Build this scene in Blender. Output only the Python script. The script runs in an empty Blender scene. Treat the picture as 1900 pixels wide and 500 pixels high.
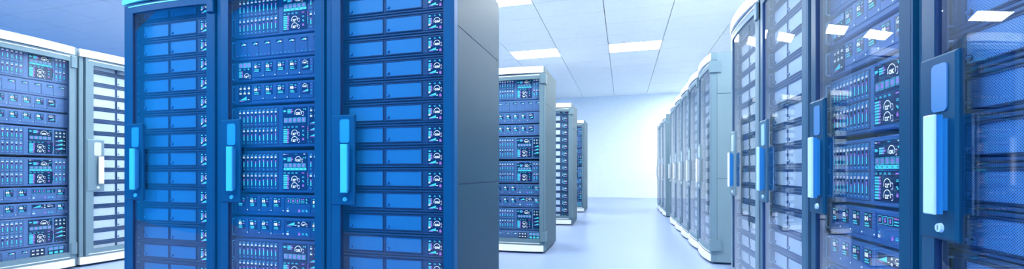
import bpy, bmesh, math, random
from math import pi, sin, cos, tan, atan, sqrt
from mathutils import Matrix, Vector
random.seed(7)
C = bpy.context.scene.collection

# ------------------------------------------------------------------ camera model
F, CX, TH, HY, HC = 822.864, 916.587, .2834, 320.157, .8694
def project(x, y, z):
    d = -x * sin(TH) + y * cos(TH); r = x * cos(TH) + y * sin(TH)
    return CX + F * r / d, HY - F * (z - HC) / d

# ------------------------------------------------------------------ materials
def s2l(v):
    v /= 255.
    return v / 12.92 if v <= .04045 else ((v + .055) / 1.055) ** 2.4
def rgb(r, g, b): return (s2l(r), s2l(g), s2l(b), 1)
def mat(name, col, rough=.5, metal=0., spec=.5, emit=None, strength=0., bump=0., bscale=200.):
    m = bpy.data.materials.new(name); m.use_nodes = True
    nt = m.node_tree; b = nt.nodes['Principled BSDF']
    b.inputs['Roughness'].default_value = rough
    b.inputs['Metallic'].default_value = metal
    b.inputs['Specular IOR Level'].default_value = spec
    # a faint procedural variation of the coat so that no surface is perfectly even
    tc = nt.nodes.new('ShaderNodeTexCoord'); no = nt.nodes.new('ShaderNodeTexNoise')
    no.inputs['Scale'].default_value = bscale * .05; nt.links.new(tc.outputs['Object'], no.inputs['Vector'])
    mx = nt.nodes.new('ShaderNodeMix'); mx.data_type = 'RGBA'
    mx.inputs['A'].default_value = tuple(c * .96 for c in col[:3]) + (1,)
    mx.inputs['B'].default_value = tuple(min(1, c * 1.04) for c in col[:3]) + (1,)
    nt.links.new(no.outputs['Fac'], mx.inputs['Factor'])
    nt.links.new(mx.outputs['Result'], b.inputs['Base Color'])
    if emit:
        b.inputs['Emission Color'].default_value = emit
        b.inputs['Emission Strength'].default_value = strength
    if bump:
        n2 = nt.nodes.new('ShaderNodeTexNoise'); n2.inputs['Scale'].default_value = bscale
        bp = nt.nodes.new('ShaderNodeBump'); bp.inputs['Strength'].default_value = bump; bp.inputs['Distance'].default_value = .001
        nt.links.new(tc.outputs['Object'], n2.inputs['Vector'])
        nt.links.new(n2.outputs['Fac'], bp.inputs['Height']); nt.links.new(bp.outputs['Normal'], b.inputs['Normal'])
    return m
def mesh_mat(name, col, hole, pitch=.0052):
    m = mat(name, col, .45)
    nt = m.node_tree; b = nt.nodes['Principled BSDF']
    tc = nt.nodes.new('ShaderNodeTexCoord'); sp = nt.nodes.new('ShaderNodeSeparateXYZ')
    nt.links.new(tc.outputs['Object'], sp.inputs[0])
    def wave(out, p):
        mu = nt.nodes.new('ShaderNodeMath'); mu.operation = 'MULTIPLY'; mu.inputs[1].default_value = 2 * pi / p
        nt.links.new(out, mu.inputs[0])
        c = nt.nodes.new('ShaderNodeMath'); c.operation = 'COSINE'; nt.links.new(mu.outputs[0], c.inputs[0]); return c.outputs[0]
    pr = nt.nodes.new('ShaderNodeMath'); pr.operation = 'MULTIPLY'
    nt.links.new(wave(sp.outputs['X'], pitch * 1.6), pr.inputs[0]); nt.links.new(wave(sp.outputs['Z'], pitch * 1.35), pr.inputs[1])
    mr = nt.nodes.new('ShaderNodeMapRange'); mr.inputs['From Min'].default_value = .08; mr.inputs['From Max'].default_value = .4
    ab = nt.nodes.new('ShaderNodeMath'); ab.operation = 'MAXIMUM'; ab.inputs[1].default_value = 0
    nt.links.new(pr.outputs[0], ab.inputs[0]); nt.links.new(ab.outputs[0], mr.inputs['Value'])
    mx = nt.nodes.new('ShaderNodeMix'); mx.data_type = 'RGBA'
    mx.inputs['A'].default_value = col; mx.inputs['B'].default_value = hole
    nt.links.new(mr.outputs['Result'], mx.inputs['Factor']); nt.links.new(mx.outputs['Result'], b.inputs['Base Color'])
    return m
def glass_mat(name, tint):
    m = bpy.data.materials.new(name); m.use_nodes = True; nt = m.node_tree; nt.nodes.clear()
    o = nt.nodes.new('ShaderNodeOutputMaterial'); mix = nt.nodes.new('ShaderNodeMixShader')
    t = nt.nodes.new('ShaderNodeBsdfTransparent'); t.inputs[0].default_value = tint
    g = nt.nodes.new('ShaderNodeBsdfGlossy'); g.inputs['Roughness'].default_value = 0.0
    lw = nt.nodes.new('ShaderNodeLayerWeight'); lw.inputs['Blend'].default_value = .5
    p = nt.nodes.new('ShaderNodeMath'); p.operation = 'POWER'; p.inputs[1].default_value = 3.0
    a = nt.nodes.new('ShaderNodeMath'); a.operation = 'MULTIPLY_ADD'; a.inputs[1].default_value = .80; a.inputs[2].default_value = .03
    nt.links.new(lw.outputs['Facing'], p.inputs[0]); nt.links.new(p.outputs[0], a.inputs[0])
    nt.links.new(a.outputs[0], mix.inputs[0]); nt.links.new(t.outputs[0], mix.inputs[1]); nt.links.new(g.outputs[0], mix.inputs[2])
    nt.links.new(mix.outputs[0], o.inputs[0]); return m

E_WHITE = mat('lit_white', (.8, .8, .8, 1), emit=(.9, .97, 1, 1), strength=1.05)
E_CYAN = mat('lit_cyan', (.05, .3, .35, 1), emit=(.05, .62, .85, 1), strength=1.0)
E_MAG = mat('lit_magenta', (.2, .1, .3, 1), emit=(.42, .16, .75, 1), strength=.9)
GLASS = glass_mat('door_glass', (.93, .97, 1, 1))
WHITE = mat('gloss_white', (.92, .95, .97, 1), .35)
BLACK = mat('base_black', rgb(20, 32, 48), .6)
SETS = {}
def make_set(key, frame, side, dark, unit, panel, hole, screen, handle, crown, plate):
    SETS[key] = dict(
        frame=mat(key + '_door_paint', frame, .42, spec=.15, bump=.05), side=mat(key + '_side_paint', side, .5, spec=.25, bump=.1),
        dark=mat(key + '_recess', dark, .6), unit=mat(key + '_unit_metal', unit, .42, bump=.04),
        panel=mesh_mat(key + '_perforated', panel, hole), screen=mat(key + '_screen', screen, .2),
        handle=mat(key + '_handle', handle, .3), crown=mat(key + '_crown', crown, .35), plate=mat(key + '_pad', plate, .35),
        rim=mat(key + '_rim', tuple(c * .58 for c in unit[:3]) + (1,), .45), grip=mat(key + '_grip', (.5, .56, .62, 1) if key in ('grey', 'grey_shaded') else (.02, .24, .62, 1), .35), groove=mat(key + '_groove', dark, .6), white=E_WHITE, cyan=E_CYAN, mag=E_MAG)
make_set('blue', (.0002, .082, .24, 1), (.008, .054, .10, 1), (.003, .03, .12, 1), (.002, .095, .31, 1), (.008, .24, .56, 1), (.006, .15, .42, 1),
         (.005, .025, .11, 1), (.05, .58, .95, 1), (.12, .8, .9, 1), (.01, .30, .85, 1))  # blue grading over the near end is put into these paints
make_set('grey_shaded', (.12, .20, .25, 1), (.05, .105, .14, 1), (.02, .07, .17, 1), (.09, .19, .40, 1), (.90, .93, .95, 1), (.62, .72, .85, 1),
         (.01, .04, .12, 1), (.88, .93, 1, 1), (.92, .95, .97, 1), (.55, .7, .88, 1))  # grey again, darkened: weaker light on these rows put into the paint
make_set('grey', (.17, .27, .34, 1), (.20, .30, .36, 1), (.03, .09, .2, 1), (.12, .23, .48, 1), (.90, .93, .95, 1), (.62, .72, .85, 1),
         (.01, .04, .12, 1), (.88, .93, 1, 1), (.92, .95, .97, 1), (.55, .7, .88, 1))
make_set('pale', (.17, .27, .34, 1), (.20, .30, .36, 1), (.03, .09, .2, 1), (.12, .23, .48, 1), (.90, .93, .95, 1), (.62, .72, .85, 1),
         (.01, .04, .12, 1), (.88, .93, 1, 1), (.92, .95, .97, 1), (.55, .7, .88, 1))
make_set('mid_light_tint', (.05, .13, .22, 1), (.14, .21, .25, 1), (.01, .06, .2, 1), (.1, .23, .52, 1), (.72, .82, .95, 1), (.45, .6, .8, 1),
         (.01, .04, .12, 1), (.4, .68, .95, 1), (.92, .95, .97, 1), (.3, .55, .85, 1))  # bluish tint of the light put into this cabinet's paint
make_set('near_light_tint', (.003, .062, .145, 1), (.03, .09, .16, 1), (.004, .035, .12, 1), (.03, .14, .40, 1), (.10, .34, .74, 1), (.006, .04, .16, 1),
         (.006, .025, .09, 1), (.5, .76, 1, 1), (.9, .93, .95, 1), (.05, .2, .46, 1))  # deeper blue light tint of the nearest cabinets put into their paint

# ------------------------------------------------------------------ mesh collector
class MB:
    def __init__(s): s.v = []; s.f = []; s.m = []; s.mats = []; s.sm = []
    def mi(s, k):
        if k not in s.mats: s.mats.append(k)
        return s.mats.index(k)
    def face(s, pts, k, smooth=False):
        n = len(s.v); s.v += pts; s.f.append(tuple(range(n, n + len(pts)))); s.m.append(s.mi(k)); s.sm.append(smooth)
    def box(s, x0, x1, y0, y1, z0, z1, k, b=0.):
        if b:                                   # chamfered front edges (front is -y)
            bb = min(b, (x1 - x0) * .45, (z1 - z0) * .45)
            o = [(x0, z0), (x1, z0), (x1, z1), (x0, z1)]
            i = [(x0 + bb, z0 + bb), (x1 - bb, z0 + bb), (x1 - bb, z1 - bb), (x0 + bb, z1 - bb)]
            n = len(s.v)
            s.v += [(a, y0, c) for a, c in i] + [(a, y0 + bb, c) for a, c in o] + [(a, y1, c) for a, c in o]
            q = s.mi(k)
            F_ = [(0, 1, 2, 3), (11, 10, 9, 8)]
            for j in range(4):
                l = (j + 1) % 4
                F_ += [(4 + j, 4 + l, l, j), (8 + j, 8 + l, 4 + l, 4 + j)]
            for f in F_: s.f.append(tuple(n + t for t in f)); s.m.append(q); s.sm.append(False)
            return
        n = len(s.v); s.v += [(x0, y0, z0), (x1, y0, z0), (x1, y1, z0), (x0, y1, z0), (x0, y0, z1), (x1, y0, z1), (x1, y1, z1), (x0, y1, z1)]
        q = s.mi(k)
        for f in ((0, 3, 2, 1), (4, 5, 6, 7), (0, 1, 5, 4), (1, 2, 6, 5), (2, 3, 7, 6), (3, 0, 4, 7)):
            s.f.append(tuple(n + t for t in f)); s.m.append(q); s.sm.append(False)
    def tube(s, pts, r, k, n=8):
        rings = []
        for i, p in enumerate(pts):
            p = Vector(p); a = Vector(pts[max(0, i - 1)]); b = Vector(pts[min(len(pts) - 1, i + 1)])
            t = (b - a).normalized(); u = t.orthogonal().normalized()
            if i and rings: u = (lu - t * lu.dot(t)).normalized()
            lu = u; w = t.cross(u); st = len(s.v)
            s.v += [tuple(p + r * (u * cos(2 * pi * j / n) + w * sin(2 * pi * j / n))) for j in range(n)]; rings.append(st)
        q = s.mi(k)
        for a, b in zip(rings, rings[1:]):
            for j in range(n):
                l = (j + 1) % n; s.f.append((a + j, a + l, b + l, b + j)); s.m.append(q); s.sm.append(True)
        s.f.append(tuple(rings[0] + j for j in range(n))[::-1]); s.m.append(q); s.sm.append(False)
        s.f.append(tuple(rings[-1] + j for j in range(n))); s.m.append(q); s.sm.append(False)
    def disc(s, cx, cz, r, y0, y1, k, n=16, dome=0.):   # short cylinder with its face to -y
        st = len(s.v); q = s.mi(k)
        s.v += [(cx + r * cos(2 * pi * j / n), y1, cz + r * sin(2 * pi * j / n)) for j in range(n)]
        s.v += [(cx + r * .86 * cos(2 * pi * j / n), y0, cz + r * .86 * sin(2 * pi * j / n)) for j in range(n)]
        s.v.append((cx, y0 - dome, cz))
        for j in range(n):
            l = (j + 1) % n
            s.f.append((st + j, st + l, st + n + l, st + n + j)); s.m.append(q); s.sm.append(False)
            s.f.append((st + n + j, st + n + l, st + 2 * n)); s.m.append(q); s.sm.append(False)
    def add(s, o, dx=0, dy=0, dz=0):
        n = len(s.v); s.v += [(a + dx, b + dy, c + dz) for a, b, c in o.v]
        for f, m, t in zip(o.f, o.m, o.sm): s.f.append(tuple(n + i for i in f)); s.m.append(s.mi(o.mats[m])); s.sm.append(t)
    # ---- lit marks on a screen: thin polygons at depth y
    def rect(s, x0, x1, z0, z1, k, y): s.face([(x0, y, z0), (x1, y, z0), (x1, y, z1), (x0, y, z1)], k)
    def tri(s, a, b, c, k, y): s.face([(p[0], y, p[1]) for p in (a, b, c)], k)
    def rrect(s, x0, x1, z0, z1, r, k, y, n=3):
        P = []
        for cx, cz, a0 in ((x1 - r, z0 + r, -pi / 2), (x1 - r, z1 - r, 0), (x0 + r, z1 - r, pi / 2), (x0 + r, z0 + r, pi)):
            for i in range(n + 1):
                a = a0 + pi / 2 * i / n; P.append((cx + r * cos(a), y, cz + r * sin(a)))
        s.face(P, k)
    def frame(s, x0, x1, z0, z1, t, k, y):
        s.rect(x0, x1, z0, z0 + t, k, y); s.rect(x0, x1, z1 - t, z1, k, y); s.rect(x0, x0 + t, z0 + t, z1 - t, k, y); s.rect(x1 - t, x1, z0 + t, z1 - t, k, y)
    def arc(s, cx, cz, r, t, a0, a1, k, y, n=14):
        for i in range(n):
            a, b = a0 + (a1 - a0) * i / n, a0 + (a1 - a0) * (i + 1) / n
            s.face([(cx + r * cos(a), y, cz + r * sin(a)), (cx + (r + t) * cos(a), y, cz + (r + t) * sin(a)),
                    (cx + (r + t) * cos(b), y, cz + (r + t) * sin(b)), (cx + r * cos(b), y, cz + r * sin(b))], k)
    def text(s, txt, cx, cz, h, k, y, maxw=None):
        vs, fs, w = glyphs(txt); sc = h; sx = sc
        if maxw and w * sc > maxw: sx = maxw / w
        n = len(s.v); s.v += [(cx + (a - w / 2) * sx, y, cz + (b - .5) * sc) for a, b in vs]; q = s.mi(k)
        for f in fs: s.f.append(tuple(n + i for i in f)); s.m.append(q); s.sm.append(False)
    def data(s, name, ms):
        me = bpy.data.meshes.new(name); me.from_pydata(s.v, [], s.f)
        for k in s.mats: me.materials.append(ms[k] if isinstance(k, str) else k)
        me.polygons.foreach_set('material_index', s.m); me.polygons.foreach_set('use_smooth', s.sm); me.update(); return me

GL = {}
def glyphs(t):
    if t in GL: return GL[t]
    cu = bpy.data.curves.new('lettering', 'FONT'); cu.body = t; cu.size = 1; cu.resolution_u = 2; cu.offset = .034; cu.space_character = 1.05
    o = bpy.data.objects.new('lettering', cu); C.objects.link(o)
    dg = bpy.context.evaluated_depsgraph_get(); me = bpy.data.meshes.new_from_object(o.evaluated_get(dg))
    vs = [(v.co.x, v.co.y) for v in me.vertices]; fs = [tuple(p.vertices) for p in me.polygons]
    x0 = min(a for a, _ in vs); y0 = min(b for _, b in vs); hh = max(b for _, b in vs) - y0
    vs = [((a - x0) / hh, (b - y0) / hh) for a, b in vs]; w = max(a for a, _ in vs)
    bpy.data.objects.remove(o); bpy.data.curves.remove(cu); bpy.data.meshes.remove(me)
    GL[t] = (vs, fs, w); return GL[t]

# ------------------------------------------------------------------ object helpers
def link(name, me, parent=None, loc=(0, 0, 0)):
    o = bpy.data.objects.new(name, me); C.objects.link(o); o.parent = parent; o.location = loc; return o
def tag(o, label=None, cat=None, group=None, kind=None):
    for k, v in (('label', label), ('category', cat), ('group', group), ('kind', kind)):
        if v: o[k] = v
    return o
CACHE = {}
def cached(key, fn, ms, name):
    if key not in CACHE: CACHE[key] = fn().data(name, ms)
    return CACHE[key]

W = .7543; DEP = .7675; SAG = .019
def curve(x, off=0., sag=SAG):
    t = min(1, max(0, x / W)); return -.05 - sag * 4 * t * (1 - t) - off
def slab(mb, xa, xb, za, zb, yb, k, off=0., n=16, thick=None, sag=SAG):
    st = len(mb.v); q = mb.mi(k)
    for i in range(n + 1):
        x = xa + (xb - xa) * i / n; yf = curve(x, off, sag); yy = yb if thick is None else yf + thick
        mb.v += [(x, yf, za), (x, yf, zb), (x, yy, zb), (x, yy, za)]
    for i in range(n):
        a = st + 4 * i; b = a + 4
        for f, sm in (((a, b, b + 1, a + 1), True), ((a + 1, b + 1, b + 2, a + 2), False), ((a + 2, b + 2, b + 3, a + 3), True), ((a + 3, b + 3, b, a), False)):
            mb.f.append(f); mb.m.append(q); mb.sm.append(False)
    mb.f.append((st, st + 1, st + 2, st + 3)); mb.m.append(q); mb.sm.append(False)
    e = st + 4 * n; mb.f.append((e + 3, e + 2, e + 1, e)); mb.m.append(q); mb.sm.append(False)

# ------------------------------------------------------------------ cabinet
GX0, GX1, GZ0, GZ1 = .108, .698, .153, 1.868          # the door's window
DX0, DX1 = .050, W - .0005
def cabinet_parts(S, end=False):
    P = []                                            # (name, mesh builder, material set, parent index)
    def part(name, fn, parent=None, label=None):
        P.append((name, fn, parent, label)); return len(P) - 1
    def sidep(x0):
        def f():
            mb = MB()
            for a, b in ((.022, .806), (.8105, 1.609), (1.6135, 2.0)): mb.box(x0, x0 + .018, 0, DEP, a, b, 'side')
            mb.box(x0 + .003, x0 + .015, .004, DEP - .004, .022, 1.99, 'dark'); return mb
        return f
    part('side_panel', sidep(.0005)); part('side_panel', sidep(W - .0185))
    def back():
        mb = MB(); mb.box(.0185, W - .0185, DEP - .02, DEP, .022, 1.998, 'side'); return mb
    part('back_panel', back)
    def top():
        mb = MB(); mb.box(.0185, W - .0185, 0, DEP - .02, 1.975, 2.0, 'crown')  # unseen top made white to bounce light onto the ceiling
        for i in range(5): mb.box(.15, W - .15, .2 + .08 * i, .24 + .08 * i, 1.999, 2.002, 'dark')
        return mb
    part('top_panel', top)
    def base():
        mb = MB(); mb.box(.0185, W - .0185, 0, DEP - .02, .03, .07, 'side'); mb.box(.03, W - .03, -.02, DEP - .03, 0, .03, 'dark'); return mb
    part('base', base)
    def rails():
        mb = MB()
        for x0, x1 in ((.0185, .0575), (.7245, W - .0185)):
            mb.box(x0, x1, .02, .05, .07, 1.975, 'dark')
            mb.box(x0, x1, .62, .65, .07, 1.975, 'dark')
        return mb
    part('mounting_rail', rails)
    def crown():
        mb = MB(); slab(mb, .004, .740, 1.932, 2.0, 0, 'crown', n=20, sag=.036); return mb
    part('crown', crown, label='bright white curved crown panel')
    def endcap(z0, z1):
        def f():
            mb = MB(); slab(mb, .7405, W - .0005, z0, z1, 0, 'frame', n=2, sag=.036); return mb
        return f
    part('crown_end', endcap(1.932, 2.0))
    def plinth():
        mb = MB(); slab(mb, .004, .740, .022, .087, 0, 'crown', n=20, sag=.036); return mb
    part('plinth', plinth, label='bright white curved plinth')
    part('plinth_end', endcap(.022, .087))
    def door():
        mb = MB(); z0, z1 = .0905, 1.9285
        slab(mb, DX0, DX0 + .014, z0, z1, -.002, 'frame', n=1); slab(mb, DX1 - .014, DX1, z0, z1, -.002, 'frame', n=1)
        slab(mb, DX0 + .014, GX0, z0, z1, -.030, 'frame', n=3); slab(mb, GX1, DX1 - .014, z0, z1, -.030, 'frame', n=3)
        slab(mb, GX0, GX1, z0, GZ0, -.030, 'frame', n=16); slab(mb, GX0, GX1, GZ1, z1, -.030, 'frame', n=16)
        # groove line down the hinge stile and the latch stile
        slab(mb, W - .012, W - .009, z0 + .002, z1 - .002, -.03, 'dark', off=.0006, n=1)
        slab(mb, GX0, GX0 + .002, GZ0, GZ1, -.030, 'dark', off=-.002, n=1)
        slab(mb, GX1 - .002, GX1, GZ0, GZ1, -.030, 'dark', off=-.002, n=1)
        return mb
    d = part('door', door)
    def jamb():
        mb = MB(); mb.box(.004, DX0 - .010, -.040, -.0, .0905, 1.9285, 'frame', .004); mb.box(DX0 - .010, DX0 - .001, -.025, 0, .0905, 1.9285, 'dark'); return mb
    part('jamb', jamb)
    def glass():
        mb = MB(); a, b, z0, z1, n = GX0 + .0005, GX1 - .0005, GZ0 + .0005, GZ1 - .0005, 32; q = mb.mi(GLASS)
        a += .002; b -= .002; xs = [a + (b - a) * i / n for i in range(n + 1)]
        for th, sg in ((0, 1), (.005, -1)):          # outer and inner faces have vertices of their own
            st = len(mb.v)
            for x in xs: y = curve(x, -.008) + th; mb.v += [(x, y, z0), (x, y, z1)]
            for i in range(n):
                f = (st + 2 * i, st + 2 * i + 2, st + 2 * i + 3, st + 2 * i + 1); mb.f.append(f if sg > 0 else f[::-1]); mb.m.append(q); mb.sm.append(True)
        for z, sg in ((z0, -1), (z1, 1)):
            for i in range(n):
                u, v = xs[i], xs[i + 1]; P = [(u, curve(u, -.008), z), (v, curve(v, -.008), z), (v, curve(v, -.008) + .005, z), (u, curve(u, -.008) + .005, z)]
                mb.face(P if sg > 0 else P[::-1], GLASS)
        for x, sg in ((a, -1), (b, 1)):
            y = curve(x, -.008); P = [(x, y, z0), (x, y + .005, z0), (x, y + .005, z1), (x, y, z1)]; mb.face(P if sg > 0 else P[::-1], GLASS)
        return mb
    part('glass_pane', glass, d, 'clear curved glass pane')
    def trim(z):
        def f():
            mb = MB(); slab(mb, .07, .70, z, z + .0065, -.05, 'crown', off=.003, n=20); return mb
        return f
    part('trim_strip', trim(1.9055), d, 'thin white trim strip'); part('trim_strip', trim(.1055), d, 'thin white trim strip')
    def hinge(z):
        def f():
            mb = MB(); xe = W + .012 if end else W - .0005
            mb.box(.708, xe, -.066, .028 if end else -.02, z, z + .105, 'frame', .004) if not end else (mb.box(.708, xe, -.066, -.052, z, z + .105, 'frame', .004), mb.box(W + .0005, xe, -.052, .030, z, z + .105, 'frame'))
            return mb
        return f
    part('hinge', hinge(1.812), d); part('hinge', hinge(.128), d)
    yp = -.064
    def plate():
        mb = MB(); y0 = yp
        mb.box(.054, .197, y0, -.047, .694, 1.175, 'frame', .006)
        return mb
    part('handle_plate', plate, d)
    def pad():
        mb = MB(); y = yp - .003; mb.rrect(.110, .168, 1.026, 1.150, .013, 'plate', y, 5)
        # rim of the pad, so that it stands proud of the plate
        P_ = list(mb.v)
        for i in range(len(P_)):
            a, b = P_[i], P_[(i + 1) % len(P_)]
            mb.face([a, (a[0], yp + .001, a[2]), (b[0], yp + .001, b[2]), b], 'plate')
        return mb
    part('access_pad', pad, d, 'lighter rounded access pad')
    def bar():
        mb = MB(); mb.box(.133, .174, yp - .034, yp - .027, .762, 1.016, 'handle', .003)
        mb.box(.136, .171, yp - .0268, yp - .012, .763, 1.015, 'grip'); mb.box(.150, .168, yp - .012, yp - .0005, .772, 1.006, 'grip'); return mb
    part('handle', bar, d, 'bright vertical bar handle')
    def lock():
        mb = MB(); mb.disc(.142, .726, .0125, yp - .007, yp - .0, 'handle', 18)
        mb.rect(.1408, .1432, .719, .733, 'dark', yp - .0078); return mb
    part('lock', lock, d, 'round key lock')
    return P

def cabinet(key, M, label, group, end=False):
    S = SETS[key]; root = bpy.data.objects.new('server_cabinet', None); C.objects.link(root); root.matrix_world = M
    root.empty_display_size = .1
    tag(root, label, 'server cabinet', group)
    made = []
    for i, (n, fn, par, lab) in enumerate(cabinet_parts(S, end)):
        me = cached((key, 'cab', i, end), fn, S, n)
        o = link(n, me, made[par] if par is not None else root); made.append(o)
        if lab: o['label'] = lab
    return root

# ------------------------------------------------------------------ equipment units; local x as the cabinet's, front face at y=0, base at z=0
X0, X1 = .034, .690
def chassis(h, depth=.52, recess=()):
    mb = MB(); mb.box(X0, X1, .004, depth, .002, h - .002, 'unit'); mb.box(X0, X1, -.002, .004, .004, h - .004, 'unit', .003)
    return mb
def rack_handle(x, z0, z1):
    def f():
        mb = MB(); y = -.018; r = .0032
        mb.tube([(x, 0, z0), (x, y + .006, z0), (x, y + .002, z0 + .002), (x, y, z0 + .007), (x, y, z1 - .007), (x, y + .002, z1 - .002), (x, y + .006, z1), (x, 0, z1)], r, 'handle', 7)
        mb.box(x - .008, x + .008, -.004, 0, z0 - .008, z1 + .008, 'unit', .002); return mb
    return f
# small symbols
def icon_cloud(mb, x, z, s, k, y): mb.arc(x, z, s * .5, s * .22, 0, pi, k, y, 8); mb.rect(x - s * .72, x + s * .72, z - s * .25, z, k, y)
def icon_lock(mb, x, z, s, k, y): mb.rect(x - s * .5, x + s * .5, z - s * .6, z + s * .2, k, y); mb.arc(x, z + s * .2, s * .25, s * .18, 0, pi, k, y, 6)
def icon_drop(mb, x, z, s, k, y): mb.rrect(x - s * .6, x + .1 * s, z - .1 * s, z + s * .6, s * .2, k, y); mb.rrect(x - s * .1, x + s * .6, z - .6 * s, z + s * .1, s * .2, k, y)
def icon_chip(mb, x, z, s, k, y): mb.rrect(x - s * .8, x + s * .3, z - s * .45, z + s * .45, s * .15, k, y); mb.rect(x + s * .4, x + s * .8, z - s * .3, z + s * .3, k, y)
def gauge(mb, x, z, r, txt, y, side=True):
    mb.arc(x, z, r, r * .12, -.35, pi + .35, 'white', y, 18); mb.text(txt, x, z - r * .12, r * .75, 'white', y, r * 1.75)
    if side:
        mb.arc(x + r * 1.45, z + r * .1, r * .2, r * .09, -.2, pi * .8, 'white', y, 6); mb.arc(x + r * 1.45, z - r * .5, r * .2, r * .09, -pi * .8, .2, 'white', y, 6)
        mb.rect(x + r * 1.64, x + r * 1.73, z - r * .45, z - r * .02, 'mag', y)
def bars(mb, x, z1, w, n, p, y, seed=0, mg=.3):
    rr = random.Random(seed)
    for i in range(n):
        l = w * rr.uniform(.75, 1.); z = z1 - i * p; mb.rect(x, x + l * (1 - mg), z - p * .68, z, 'cyan', y)
        if mg: mb.rect(x + l * (1 - mg), x + l, z - p * .68, z, 'mag', y)
def wedge(mb, x0, x1, z0, z1, y):
    mb.tri((x0, z0), (x1, z0), (x1, z1), 'cyan', y); mb.rect(x0, x0 + (x1 - x0) * .6, z0 - (z1 - z0) * .28, z0 - (z1 - z0) * .14, 'mag', y)
YS, YM = -.0046, -.0054          # a screen's glass, the marks on it
def screen_box(mb, x0, x1, z0, z1):
    mb.box(x0, x1, YS, -.0015, z0, z1, 'screen', .0008)

# storage unit (two perforated bays and an ON display)
DH = .1178
def d_parts():
    L = []
    def ch():
        mb = MB(); mb.box(X0, X1, .006, .52, .001, DH - .001, 'rim')
        mb.box(X0, X1, -.004, .006, .003, .012, 'rim', .002); mb.box(X0, X1, -.001, .006, .014, .1035, 'rim', .001)
        mb.box(X0, X1, -.004, .006, .1055, DH - .002, 'rim', .002)
        mb.box(X0, X1, .003, .006, .001, DH - .001, 'dark')
        return mb
    L.append(('chassis', ch, None, None))
    for x in (.099, .327):
        def pn(x=x):
            mb = MB(); a, b, c, d = x, x + .208, .022, .0965; t = .004
            mb.box(a - t, b + t, -.006, 0, c - t, c, 'dark'); mb.box(a - t, b + t, -.006, 0, d, d + t, 'dark')
            mb.box(a - t, a, -.006, 0, c, d, 'dark'); mb.box(b, b + t, -.006, 0, c, d, 'dark')
            mb.box(a, b, -.0035, -.001, c, d, 'panel'); return mb
        L.append(('perforated_panel', pn, None, 'perforated bay cover'))
        def kn(x=x):
            mb = MB(); mb.disc(x + .014, .037, .0085, -.007, -.002, 'dark', 14); mb.disc(x + .014, .037, .0052, -.013, -.006, 'plate', 10, .002); return mb
        L.append(('knob', kn, len(L) - 1, None))
    def sc():
        mb = MB(); x0 = .575; z0 = .013; screen_box(mb, x0 - .004, x0 + .092, z0, z0 + .090); y = YM
        icon_chip(mb, x0 + .010, z0 + .080, .009, 'cyan', y); icon_cloud(mb, x0 + .042, z0 + .078, .008, 'cyan', y); icon_drop(mb, x0 + .074, z0 + .080, .009, 'cyan', y)
        bars(mb, x0 + .001, z0 + .067, .028, 4, .0085, y, 3, .35)
        gauge(mb, x0 + .056, z0 + .048, .0185, 'ON', y)
        mb.rect(x0 + .001, x0 + .016, z0 + .031, z0 + .034, 'white', y); mb.rect(x0 + .001, x0 + .012, z0 + .026, z0 + .029, 'white', y)
        wedge(mb, x0 + .002, x0 + .050, z0 + .012, z0 + .028, y); mb.rect(x0 + .053, x0 + .062, z0 + .011, z0 + .015, 'white', y)
        icon_lock(mb, x0 + .078, z0 + .013, .014, 'mag', y); mb.v = [(x0 + (a - x0) * .87, b, z0 - .001 + (c - z0) * .93) for a, b, c in mb.v]; return mb
    L.append(('display', sc, None, 'small lit display reading ON'))
    L.append(('rack_handle', rack_handle(.050, .020, .098), None, None))
    L.append(('rack_handle', rack_handle(.683, .020, .098), None, None))
    return L

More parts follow.
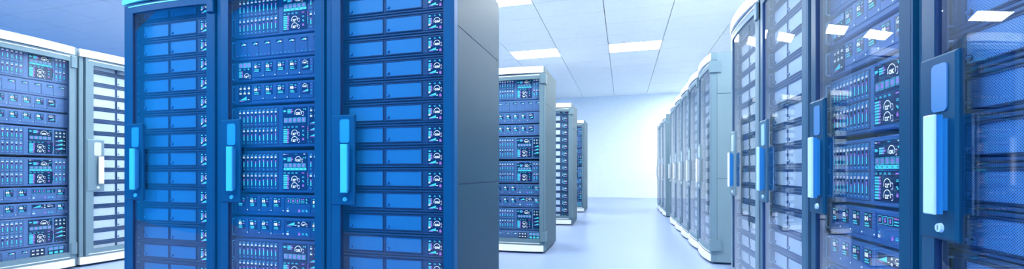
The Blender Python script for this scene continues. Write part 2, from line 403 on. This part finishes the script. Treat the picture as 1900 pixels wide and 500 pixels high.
def slot(x, z, txt, hgt, seed):
    def f():
        rr = random.Random(seed * 13 + 5); mb = MB(); w = .0262
        mb.box(x, x + w, -.005, 0, z, z + .1035, 'unit', .0015); mb.box(x + .0065, x + w - .0065, -.0056, -.004, z + .019, z + .078, 'screen')
        y = -.0062; cx = x + w / 2; fr = rr.uniform(.15, .4); top = z + .056 + rr.uniform(0, .014); b = z + .024
        m = top - (top - b) * fr
        mb.rect(cx - .0034, cx + .0034, b, m, 'cyan', y); mb.rect(cx - .0034, cx + .0034, m, top, 'mag', y)
        mb.text(txt, cx, z + .0825, .0105, 'white', y, .0185)
        mb.rect(cx - .006, cx + .003, z + .0925, z + .095, 'cyan', y); mb.rect(cx + .004, cx + .008, z + .097, z + .1005, 'cyan', y)
        mb.disc(cx, z + .012, .0026, y, -.005, 'mag' if rr.random() < .15 else 'cyan', 6)
        return mb
    return f
def key_screen(x0, x1, z0, z1, keys, pills):
    def f():
        mb = MB(); screen_box(mb, x0, x1, z0, z1); y = YM; w = x1 - x0; k = .012 if pills else .0
        if pills: mb.rrect(x0 + .006, x0 + .02, z1 - .008, z1 - .005, .0012, 'white', y); mb.rect(x0 + .022, x0 + .04, z1 - .0075, z1 - .0055, 'mag', y); mb.text('100%', x1 - .018, z1 - .0065, .005, 'white', y); mb.rect(x0 + .085, x0 + .1, z1 - .0075, z1 - .0055, 'cyan', y)
        zt = z1 - .010 - k
        icon_chip(mb, x0 + .016, zt - .012, .012, 'cyan', y); bars(mb, x0 + .034, zt - .003, .040, 3, .0085, y, 8, .3)
        gauge(mb, x0 + .108, zt - (.018 if pills else .026), .0185 if pills else .0215, 'OK', y); mb.tri((x1 - .026, zt - .002), (x1 - .020, zt - .012), (x1 - .016, zt - .002), 'cyan', y); mb.rect(x1 - .012, x1 - .008, zt - .010, zt, 'cyan', y)
        kh = .024 if pills else .028; kz = z0 + (.019 if pills else .012)
        for i, c in enumerate(keys):
            a = x0 + .010 + i * .0305; mb.rrect(a, a + .026, kz, kz + kh, .003, 'cyan', y); mb.rrect(a + .0016, a + .0244, kz + .0016, kz + kh - .0016, .002, 'screen', y - .0003)
            mb.rrect(a + .003, a + .023, kz + .003, kz + kh - .003, .002, 'keyface', y - .0005)
            mb.text(c, a + .013, kz + kh / 2, kh * .55, 'mag', y - .0008)
        if pills:
            mb.rrect(x0 + .008, x0 + .164, z0 + .003, z0 + .0165, .003, 'cyan', y)
            for i in range(5): mb.text('100', x0 + .023 + .0305 * i, z0 + .0095, .0062, 'screen', y - .0004)
        return mb
    return f
for k_, s_ in SETS.items(): s_['keyface'] = mat(k_ + '_keyface', (.16, .22, .42, 1), .4, emit=(.12, .22, .45, 1), strength=.5)
def temp_screen(x0, x1, z0, z1):
    def f():
        mb = MB(); screen_box(mb, x0, x1, z0, z1); y = YM
        for i in range(4): mb.text('OK', x0 + .016 + .027 * i, z1 - .009, .0078, 'cyan', y)
        mb.rect(x0 + .132, x0 + .150, z1 - .0115, z1 - .0065, 'mag', y)
        bars(mb, x0 + .006, z1 - .020, .042, 8, .0104, y, 11, .28)
        gauge(mb, x0 + .083, z0 + .060, .0195, '22\u00b0', y); gauge(mb, x0 + .083, z0 + .022, .0195, '22\u00b0', y)
        icon_cloud(mb, x0 + .142, z1 - .034, .009, 'cyan', y); icon_drop(mb, x0 + .142, z1 - .056, .010, 'cyan', y); icon_lock(mb, x0 + .142, z1 - .080, .011, 'mag', y)
        return mb
    return f
def led_strip(x, z, n):
    def f():
        mb = MB(); mb.box(x, x + .010, -.0045, -.001, z, z + n * .0105 + .003, 'screen')
        for i in range(n): mb.rrect(x + .0018, x + .0082, z + .003 + i * .0105, z + .0095 + i * .0105, .0018, 'mag' if i > n * .45 else 'cyan', YM)
        return mb
    return f
def tall_screen(x0, x1, z0, z1):
    def f():
        mb = MB(); screen_box(mb, x0, x1, z0, z1); y = YM; w = (x1 - x0) / 3
        for i in range(3):
            for j in range(2):
                mb.text('%02d' % (i + 1 + 3 * j), x0 + w * (i + .5), z1 - .024 - .032 * j, .011, 'white', y, .024); mb.rect(x0 + w * (i + .3), x0 + w * (i + .6), z1 - .013 - .032 * j, z1 - .0105 - .032 * j, 'cyan', y)
        for j in range(3): wedge(mb, x0 + .006, x0 + .060, z1 - .098 - .036 * j, z1 - .080 - .036 * j, y); mb.rect(x0 + .066, x0 + .078, z1 - .096 - .036 * j, z1 - .092 - .036 * j, 'white', y)
        for i in range(3): mb.text('+', x0 + w * (i + .5), z0 + .010, .006, 'cyan', y)
        return mb
    return f
def block_parts(kind):
    """unit of 0.25 m: two rows of ten slots, two stacked displays, a right column"""
    H = .250; zb, zt = .018, .127; L = [('chassis', lambda: chassis(H), None, None)]
    def back():
        mb = MB(); mb.box(.080, .374, -.0032, -.0005, .0145, .2345, 'dark', .001); return mb
    L.append(('slot_frame', back, None, None)); fr = 1
    num = kind == 'num'
    for i in range(10):
        L.append(('drive_slot', slot(.0835 + .0288 * i, zt, '%02d' % (i + 1), 0, i + 1), fr, None))
    for i in range(10):
        t = '%02d' % (i + 11) if num else ('%02d' % (i + 1) if i < 5 else 'ABCDE'[i - 5])
        L.append(('drive_slot', slot(.0835 + .0288 * i, zb, t, 0, i + 31), fr, None))
    L.append(('display', key_screen(.404, .572, .130, .232, '12345' if num else 'ABCDE', num), None, 'display with five square keys'))
    L.append(('display', temp_screen(.404, .572, .019, .126), None, 'display with two temperature dials'))
    L.append(('led_strip', led_strip(.5735, .045, 7), None, None))
    if num:
        for i in range(3):
            L.append(('drive_slot', slot(.586 + .0288 * i, zt, '%02d' % (i + 1), 0, i + 51), None, None)); L.append(('drive_slot', slot(.586 + .0288 * i, zb, '%02d' % (i + 4), 0, i + 61), None, None))
    else: L.append(('display', tall_screen(.586, .672, .019, .232), None, 'tall display with wedge graphs'))
    for z in (.020, .132): L += [('rack_handle', rack_handle(.050, z, z + .1), None, None), ('rack_handle', rack_handle(.683, z, z + .1), None, None)]
    return L
RH = .128
def num_tile(x, txt, w=.083, z0=.024, z1=.114, seed=0):
    def f():
        mb = MB(); mb.box(x, x + w, -.006, 0, z0, z1, 'unit', .0012); rr = random.Random(seed)
        a, b, c, d = x + .008, x + .060, z0 + .030, z1 - .004; mb.box(a, b, -.0068, -.005, c, d, 'screen'); y = -.0074
        mb.rect(a + .004, a + .022, d - .009, d - .005, 'cyan', y); mb.text(txt, a + .015, d - .023, .0175, 'white', y, .026)
        icon_cloud(mb, a + .040, d - .012, .009, 'cyan', y); mb.rect(a + .034, a + .046, d - .027, d - .022, 'mag', y)
        l = rr.uniform(.6, 1); mb.rect(a + .004, a + .004 + .034 * l, c + .013, c + .018, 'cyan', y); l = rr.uniform(.6, 1.1); mb.rect(a + .004, a + .004 + .034 * l, c + .004, c + .009, 'cyan', y)
        mb.disc(x + w - .008, z1 - .008, .0022, y, -.006, 'mag', 6); mb.disc(x + w - .008, z0 + .010, .0030, y, -.006, 'white', 6)
        return mb
    return f
def wedge_tile(x, w=.083, z0=.024, z1=.114, small=True, seed=0):
    def f():
        mb = MB(); mb.box(x, x + w, -.006, 0, z0, z1, 'unit', .0012); y = -.0074; m = (z0 + z1) / 2
        if small:
            a = x + w - .046; d = z1 - .004; mb.box(a, a + .042, -.0068, -.005, d - .022, d, 'screen'); wedge(mb, a + .003, a + .025, d - .016, d - .004, y); mb.rrect(a + .027, a + .038, d - .016, d - .009, .002, 'white', y)
            for i in range(3): mb.disc(x + w - .012 - .028 * i, z0 + .012, .0026, y, -.006, 'mag' if (i + seed) % 5 == 2 else 'cyan', 6)
        else:
            a, b, c, d = x + .006, x + .060, z0 + .022, z1 - .004; mb.box(a, b, -.0068, -.005, c, d, 'screen'); gauge(mb, a + .020, d - .020, .013, 'OK', y); wedge(mb, a + .004, a + .044, c + .014, c + .028, y)
            for i in range(4): mb.disc(x + w - .014, z1 - .012 - .018 * i, .003, y, -.006, 'mag' if i < 2 else 'cyan', 6)
        return mb
    return f
def abc_screen(x0, x1, z0, z1, kind):
    def f():
        mb = MB(); screen_box(mb, x0, x1, z0, z1); y = YM; H = z1 - z0
        if kind == 'abc':
            for i, c in enumerate('ABC'):
                a = x0 + .004 + i * .030; mb.rrect(a, a + .027, z1 - .031, z1 - .004, .003, 'cyan', y); mb.rrect(a + .002, a + .025, z1 - .029, z1 - .006, .002, 'keyface', y - .0004); mb.text(c, a + .0135, z1 - .0175, .014, 'mag', y - .0008)
            icon_chip(mb, x0 + .012, z1 - .041, .009, 'cyan', y); icon_cloud(mb, x0 + .044, z1 - .043, .008, 'cyan', y); icon_drop(mb, x0 + .074, z1 - .041, .009, 'cyan', y)
            bars(mb, x0 + .004, z1 - .052, .030, 4, .0098, y, 5, .3); gauge(mb, x0 + .060, z0 + .020, .0165, '22\u00b0', y)
        else:
            for i in range(3):
                for j in range(2): mb.text('%02d' % (i + 1 + 3 * j), x0 + .015 + .031 * i, z1 - .020 - .029 * j, .012, 'white', y, .023); mb.rect(x0 + .011 + .031 * i, x0 + .020 + .031 * i, z1 - .009 - .029 * j, z1 - .0065 - .029 * j, 'cyan', y)
            wedge(mb, x0 + .006, x0 + .060, z0 + .014, z0 + .036, y); mb.rect(x0 + .068, x0 + .080, z0 + .016, z0 + .019, 'white', y)
        return mb
    return f
def wide_module(x, w, kind):
    def f():
        mb = MB(); z0, z1 = .018, .114; mb.box(x, x + w, -.005, 0, z0, z1, 'unit', .0012); y = -.0064
        mb.box(x + .006, x + w - .004, -.0058, -.004, z1 - .040, z1 - .004, 'screen')
        if kind == '888':
            for i in range(3):
                a = x + .010 + i * .031; mb.rrect(a, a + .027, z1 - .036, z1 - .008, .004, 'cyan', y); mb.rrect(a + .0018, a + .0252, z1 - .0342, z1 - .0098, .003, 'screen', y - .0004); mb.text('8', a + .0135, z1 - .022, .016, 'mag', y - .0008)
            for i in range(3): mb.rect(x + .106, x + .132, z1 - .014 - .010 * i, z1 - .010 - .010 * i, 'mag' if i == 0 else 'cyan', y)
            icon_drop(mb, x + .146, z1 - .014, .009, 'cyan', y); icon_drop(mb, x + .146, z1 - .031, .009, 'cyan', y)
        else:
            wedge(mb, x + .010, x + .064, z1 - .030, z1 - .010, y); mb.rect(x + .068, x + .078, z1 - .030, z1 - .027, 'white', y)
            mb.text('01', x + .092, z1 - .013, .009, 'white', y, .012); mb.text('02', x + .092, z1 - .032, .009, 'white', y, .012); gauge(mb, x + .126, z1 - .023, .0145, '22\u00b0', y)
        mb.text('01' if kind == '888' else '02', x + .016, z0 + .016, .012, 'white', y); mb.rect(x + .012, x + .022, z0 + .029, z0 + .032, 'cyan', y); mb.rect(x + .024, x + .027, z0 + .036, z0 + .040, 'cyan', y)
        icon_lock(mb, x + .096, z0 + .018, .013, 'mag', y); icon_cloud(mb, x + .122, z0 + .016, .011, 'cyan', y); icon_drop(mb, x + .146, z0 + .018, .011, 'cyan', y)
        return mb
    return f
def row_parts(kind):
    H = {'wedge': .133, 'end': .112}.get(kind, RH); L = [('chassis', lambda: chassis(H), None, None)]
    if kind == 'wedge':
        for i in range(7): L.append(('module', wedge_tile(.0635 + .0861 * i, .0835, .020, .112, True, i), None, None))
    elif kind in ('r3', 'r4'):
        L.append(('display', abc_screen(.084, .180, .014, .118, 'abc' if kind == 'r3' else 'num'), None, 'small square display'))
        for i in range(4): L.append(('module', num_tile(.1905 + .0855 * i, '%02d' % (i + 1 + (4 if kind == 'r4' else 0)), seed=i), None, None))
        L.append(('module', wedge_tile(.1905 + .0855 * 4, small=False), None, None))
    elif kind in ('r7', 'r8'):
        for i in range(4): L.append(('module', num_tile(.076 + .0858 * i, '%02d' % (i + 1 + (4 if kind == 'r8' else 0)), seed=i + 9), None, None))
        L.append(('module', wide_module(.424, .172, '888' if kind == 'r7' else 'wedge'), None, 'wide module with icons'))
        L.append(('module', num_tile(.600, '01' if kind == 'r7' else '02', seed=2), None, None))
    else:
        for i in range(4): L.append(('module', wedge_tile(.0635 + .0861 * i, .0835, .018, .092, True, i), None, None))
        L.append(('display', lambda: _end_scr(), None, 'small square display'))
    hz = (.016, .092) if kind == 'end' else (.018, .112)
    L += [('rack_handle', rack_handle(.050, *hz), None, None), ('rack_handle', rack_handle(.683, *hz), None, None)]
    return L
def _end_scr():
    mb = MB(); screen_box(mb, .42, .52, .020, .092); y = YM
    for i in range(3):
        for j in range(2): mb.text('%02d' % (i + 1 + 3 * j), .437 + .031 * i, .076 - .03 * j, .013, 'white', y, .024)
    screen_box(mb, .54, .66, .020, .092)
    for i, c in enumerate('ABC'):
        a = .545 + .038 * i; mb.rrect(a, a + .032, .062, .088, .003, 'cyan', y); mb.rrect(a + .002, a + .030, .064, .086, .002, 'keyface', y - .0004); mb.text(c, a + .016, .075, .014, 'mag', y - .0008)
        mb.rrect(a + .003, a + .029, .030, .050, .004, 'cyan', y)
    return mb

KIND = {  # kind: (parts function, object name, category, height, wording)
    'drive': (d_parts, 'storage_unit', 'storage unit', DH, 'two-bay perforated storage unit with ON display'),
    'num': (lambda: block_parts('num'), 'blade_server', 'server', .250, 'blade server with slots 01 to 20 and 12345 keys'),
    'abc': (lambda: block_parts('abc'), 'blade_server', 'server', .250, 'blade server with wedge graphs and ABCDE keys'),
    'wedge': (lambda: row_parts('wedge'), 'switch_unit', 'server', .133, 'slim unit of seven modules with tiny wedge icons'),
    'r3': (lambda: row_parts('r3'), 'module_server', 'server', RH, 'slim server with ABC display and modules 01 to 04'),
    'r4': (lambda: row_parts('r4'), 'module_server', 'server', RH, 'slim server with modules 05 to 08 and wedge display'),
    'r7': (lambda: row_parts('r7'), 'module_server', 'server', RH, 'slim server with modules 01 to 04 and 888 readout'),
    'r8': (lambda: row_parts('r8'), 'module_server', 'server', RH, 'slim server with modules 05 to 08 and wide wedge module'),
    'end': (lambda: row_parts('end'), 'switch_unit', 'server', .112, 'lowest slim unit with three small displays'),
}
DSTACK = [('drive', 1.896 - DH * k - .060) for k in range(16)]
DSTACK = [(k, z) for k, z in DSTACK]
PSTACK = [('num', 1.670), ('wedge', 1.536), ('r3', 1.408), ('r4', 1.272), ('abc', 1.014), ('num', .748), ('r7', .612), ('r8', .478), ('abc', .226), ('end', .112)]
def build_unit(key, kind, merged):
    fn, name, cat, h, word = KIND[kind]; S = SETS[key]; L = PART[kind]
    if merged:
        ck = (key, 'merged', kind)
        if ck not in CACHE:
            mb = MB()
            for n, f, par, lab in L: mb.add(f())
            CACHE[ck] = mb.data(name, S)
        o = link(name, CACHE[ck]); return o
    root = bpy.data.objects.new(name, None); C.objects.link(root); root.empty_display_size = .05; made = []
    for i, (n, f, par, lab) in enumerate(L):
        me = cached((key, kind, i), f, S, n); o = link(n, me, made[par] if par is not None else root); made.append(o)
        if lab: o['label'] = lab
    return root
PART = {k: v[0]() for k, v in KIND.items()}
ORD = ['first', 'second', 'third', 'fourth', 'fifth', 'sixth', 'seventh', 'eighth', 'ninth', 'tenth', 'eleventh', 'twelfth', 'thirteenth', 'fourteenth', 'fifteenth', 'sixteenth']
def fill(key, M, kind, place, shade, merged=False):
    """the units standing in one cabinet, topmost first"""
    st = DSTACK if kind == 'D' else PSTACK; vis = []
    for k, z in st:
        h = KIND[k][3]; best = 0
        for xx in (GX0 + .01, .4, GX1 - .01):
            p = M @ Vector((xx, .0, z)); q = M @ Vector((xx, .0, min(z + h, GZ1)))
            if p.y < .3: continue
            u0, v0 = project(*p); u1, v1 = project(*q)
            if -5 < u0 < 1905: best = max(best, min(v0, 500) - max(v1, 0))
        vis.append(best > 3)
    n = 0; N = sum(vis)
    for (k, z), ok in zip(st, vis):
        u = build_unit(key, k, merged); u.matrix_world = M @ Matrix.Translation((.026 if k == 'drive' else .042, .004, HC + (z - HC) * US)) @ Matrix.Scale(US, 4)
        word = KIND[k][4]; cat = KIND[k][2]
        if k == 'drive': word = shade + ' storage unit'
        place = place.replace('pale fourth', 'fourth')
        if ok:
            n += 1; pos = 'topmost in view' if n == 1 else 'lowest in view' if n == N else ORD[n - 1] + ' in view from top'
            lab = '%s in %s, %s' % (word if k == 'drive' else {'num': '12345 blade server', 'abc': 'ABCDE blade server', 'wedge': 'slim wedge-icon unit', 'r3': 'slim ABC server', 'r4': 'slim server 05 to 08', 'r7': 'slim 888 server', 'r8': 'slim server 05 to 08', 'end': 'lowest slim unit'}[k], place, pos)
        else: lab = '%s in %s, above or below the picture' % (word if k == 'drive' else 'server', place)
        tag(u, lab, cat, '%s in %s' % ('storage units' if kind == 'D' else 'servers', place))

US = .984                         # the units' own drawings are reduced to the rack's width
def Mrow(x, y): return Matrix.Translation((x, y, 0))
def Mright(yfar): return Matrix.Translation((.85, yfar, 0)) @ Matrix.Rotation(-pi / 2, 4, 'Z')
def Mleft(ynear): return Matrix.Translation((-4.809, ynear, 0)) @ Matrix.Rotation(pi / 2, 4, 'Z')
XL = -.7996
CABS = []
# near row of blue cabinets, facing the camera
for i, (k, nm) in enumerate((('D', 'left blue cabinet'), ('P', 'middle blue cabinet'), ('D', 'right blue cabinet'))):
    CABS.append(('blue', Mrow(XL - W * (3 - i), 2.0967), k, nm, ['left one of three tall blue server cabinets, full of perforated storage units', 'middle one of three tall blue server cabinets, with sliders and number displays', 'right one of three tall blue server cabinets, its grey side along the aisle'][i], 'blue cabinets in the near row', 'blue', False))
# grey rows behind it
for i, k in enumerate('PDP'):
    CABS.append(('grey_shaded', Mrow(XL - W * (i + 1), 4.7233), k, 'first grey aisle cabinet' if i == 0 else ['', 'second cabinet', 'third cabinet'][i] + ' after blue row', ['grey server cabinet at the aisle just behind the blue row, largest of three there', 'grey server cabinet behind the blue row, second from the aisle', 'grey server cabinet behind the blue row, third from the aisle'][i], 'grey cabinets in the second row', 'grey', i > 0))
for i, k in enumerate('DP'):
    CABS.append(('grey_shaded', Mrow(XL - W * (i + 1), 7.341), k, 'second grey aisle cabinet' if i == 0 else 'hidden third-row cabinet', ['grey server cabinet at the aisle, middle of three receding behind the blue row', 'grey server cabinet of the third row, away from the aisle'][i], 'grey cabinets in the third row', 'grey', True))
for i, k in enumerate('PD'):
    CABS.append(('grey_shaded', Mrow(XL - W * (i + 1), 9.787), k, 'third grey aisle cabinet' if i == 0 else 'hidden last-row cabinet', ['smallest and farthest grey server cabinet left of the aisle', 'grey server cabinet of the last row, away from the aisle'][i], 'grey cabinets in the last row', 'grey', True))
# far-left row, facing the aisle behind the blue row's left end
for i, k in enumerate('PD'):
    CABS.append(('grey', Mleft(2.048 + i * .775), k, ['far left grey cabinet', 'narrowly seen grey left cabinet'][i], ['grey server cabinet at the far left edge, with sliders and number displays', 'grey server cabinet between the far left one and the blue row, full of storage units'][i], 'grey cabinets at the far left', 'grey', False))
# right row, near group
g1 = 3.824
for i, (k, key) in enumerate((('D', 'pale'), ('D', 'mid_light_tint'), ('P', 'near_light_tint'), ('D', 'near_light_tint'))):
    CABS.append((key, Mright(g1 - W * i), k, ['pale fourth cabinet from right edge', 'third cabinet from right edge', 'second cabinet from right edge', 'cabinet at right edge'][i], ['pale server cabinet with arched glass door, farthest of four large ones on right', 'blue-grey server cabinet right of the aisle, third of four from right edge', 'dark blue server cabinet with number displays behind glass, second from right edge', 'nearest dark blue server cabinet, cut by the right edge of the picture'][i], 'large cabinets on the right', 'pale', False))
# right row, middle group of five and far group of three (nearest first)
for i in range(5):
    nm = ['nearest', 'second', 'third', 'fourth', 'farthest'][i]
    CABS.append(('grey', Mright(4.594 + W * (i + 1)), 'D', nm + ' of five distant cabinets', ['nearest of five grey cabinets down the right side, its blank side showing', 'second nearest of five grey cabinets down the right side', 'middle one of five grey cabinets down the right side', 'fourth of five grey cabinets down the right side', 'farthest of five grey cabinets down the right side'][i], 'five grey cabinets down the aisle', 'pale', i > 0))
for i in range(3):
    CABS.append(('grey', Mright(9.186 + W * (i + 1)), 'D', ['nearest', 'middle', 'farthest'][i] + ' of three farthest cabinets', ['nearest of three tiny grey cabinets at the far right end of the aisle', 'middle one of three tiny grey cabinets at the far end of the right row', 'farthest of three tiny grey cabinets at the far end of the right row'][i], 'three farthest cabinets on the right', 'pale', True))
for key, M, k, place, lab, grp, shade, merged in CABS:
    ex = tuple(round(t, 2) for t in (M @ Vector((W + .05, .3, 0)))[:2])
    end = not any(abs((o[1].inverted() @ Vector((*ex, 0))).x - W / 2) < W / 2 and 0 < (o[1].inverted() @ Vector((*ex, 0))).y < DEP for o in CABS)
    cabinet(key, M, lab, grp, end); fill(key, M, k, place, shade, merged)

# ------------------------------------------------------------------ room
ZC = HC + 2.6482; YW = 15.875; XA, XB = -15.5, 3.3; YA = -1.2
def struct(name, mb, ms={}):
    o = link(name, mb.data(name, ms)); o['kind'] = 'structure'; return o
FLOOR = mat('floor_vinyl', (.255, .345, .55, 1), .28, bump=.02, bscale=30)
CEIL = mat('ceiling_tile', (.93, .97, .93, 1), .8)
GAP = mat('tile_gap', (.03, .06, .12, 1), .9)
WALL = mat('wall_paint', (.80, .90, .97, 1), .7)
mb = MB(); mb.box(XA, XB, YA, YW + .1, -.1, 0, FLOOR); struct('floor', mb)
mb = MB(); mb.box(XA, XB, YW, YW + .1, 0, ZC + .2, WALL); struct('wall_far', mb)
mb = MB(); mb.box(XB, XB + .1, YA, YW + .1, 0, ZC + .2, WALL); struct('wall_right', mb)
Yo, dY, Xo, dX = 8.1591, .6568, -1.3542, 1.0572
rows = [-.379 + 3.284 * j for j in range(5)]
lights = []
for ci in range(-3, 3):  # leftmost column added out of view to brighten fronts facing left
    for rj, y in enumerate(rows):
        x = Xo + dX + 2 * dX * ci
        if x + dX > XB or (ci == -4 and rj > 1) or (ci == -3 and rj > 3): continue
        lights.append((x, y, ci, rj))
lights = [l for l in lights if (l[3] != 4 or l[2] == 1) and l[2:] != (1, 3)]; lights.append((Xo + 3 * dX, 12.757 + 2 * dY, 1, 5))  # hidden panels over the right row, added to brighten the far end
mb = MB(); g = .0055; gy = .0035
i0 = int(math.floor((XA - Xo) / dX)); i1 = int(math.ceil((XB - Xo) / dX)); j0 = int(math.floor((YA - Yo) / dY)); j1 = int(math.ceil((YW - Yo) / dY))
for i in range(i0, i1):
    for j in range(j0, j1):
        xa, ya = Xo + dX * i, Yo + dY * j
        if any(abs(xa - lx) < .1 and abs(ya - ly) < .1 for lx, ly, _, _ in lights): continue
        a, b, c, d = max(XA, xa + g), min(XB, xa + dX - g), max(YA, ya + gy), min(YW, ya + dY - gy)
        if b > a and d > c: mb.box(a, b, c, d, ZC, ZC + .03, CEIL)
mb.box(XA, XB, YA, YW + .1, ZC + .03, ZC + .1, GAP)
struct('ceiling', mb)
PANEL_STRENGTH = 38.0
LAMP = mat('panel_diffuser', (.9, .9, .9, 1), .5, emit=(1, 1, .95, 1), strength=PANEL_STRENGTH)
col_names = {-4: 'column beyond the left row', -3: 'column added unseen behind the left row', -2: 'column over the left row', -1: 'column left of the aisle', 0: 'column over the aisle', 1: 'column over the right row'}
row_names = ['behind the camera', 'almost overhead', 'in the nearer row', 'in the farther row', 'added unseen farther back', 'added unseen by the far wall']
special = {(-1, 3): 'white ceiling light panel over the first grey aisle cabinet', (0, 3): 'white ceiling light panel over the aisle between two dark ceiling lines', (-1, 2): 'white ceiling light panel cut by the top edge right of the blue cabinets'}
for x, y, ci, rj in lights:
    r = bpy.data.objects.new('ceiling_light', None); C.objects.link(r); r.location = (x + dX / 2, y + dY / 2, ZC); r.empty_display_size = .1
    tag(r, special.get((ci, rj), 'white ceiling light panel, %s, %s' % (col_names.get(ci, 'rightmost column'), row_names[rj])), 'ceiling light', 'light panels in the ceiling')
    def fr():
        m = MB(); a, b, t = dX / 2 - .003, dY / 2 - .003, .014
        for q in ((-a, a, -b, -b + t), (-a, a, b - t, b), (-a, -a + t, -b + t, b - t), (a - t, a, -b + t, b - t)): m.box(q[0], q[1], q[2], q[3], 0, .029, WHITE)
        return m
    def df():
        m = MB(); a, b = dX / 2 - .018, dY / 2 - .018; m.box(-a, a, -b, b, .002, .022, LAMP); return m
    if 'lf' not in CACHE: CACHE['lf'] = fr().data('frame', {}); CACHE['ld'] = df().data('diffuser', {})
    link('frame', CACHE['lf'], r); link('diffuser', CACHE['ld'], r)

# ------------------------------------------------------------------ world, camera, view
w = bpy.data.worlds.new('world'); bpy.context.scene.world = w; w.use_nodes = True
nt = w.node_tree; bg = nt.nodes['Background']; tc = nt.nodes.new('ShaderNodeTexCoord'); sx = nt.nodes.new('ShaderNodeSeparateXYZ')
mr = nt.nodes.new('ShaderNodeMapRange'); mr.inputs['From Min'].default_value = -1.; mr.inputs['From Max'].default_value = .1
mr.inputs['To Min'].default_value = 1; mr.inputs['To Max'].default_value = 0
mw = nt.nodes.new('ShaderNodeMix'); mw.data_type = 'RGBA'; mw.inputs['A'].default_value = (.05, .15, .28, 1); mw.inputs['B'].default_value = (.02, .68, 2.25, 1)  # strong blue from the open left side, added to tint the left ceiling
nt.links.new(tc.outputs['Generated'], sx.inputs[0]); nt.links.new(sx.outputs['X'], mr.inputs['Value']); nt.links.new(mr.outputs['Result'], mw.inputs['Factor'])
nt.links.new(mw.outputs['Result'], bg.inputs[0]); bg.inputs[1].default_value = 1.0
cam = bpy.data.cameras.new('camera'); co = bpy.data.objects.new('camera', cam); C.objects.link(co)
co.location = (0, 0, HC); co.rotation_euler = (pi / 2, 0, TH)
cam.sensor_fit = 'HORIZONTAL'; cam.sensor_width = 36; cam.lens = F * 36 / 1900
cam.shift_x = (950 - CX) / 1900; cam.shift_y = (HY - 250) / 1900; cam.clip_start = .02
sc = bpy.context.scene; sc.camera = co
sc.view_settings.view_transform = 'Standard'; sc.view_settings.look = 'None'; sc.view_settings.gamma = 1; sc.view_settings.use_curve_mapping = False
sc.view_settings.exposure = 0.0
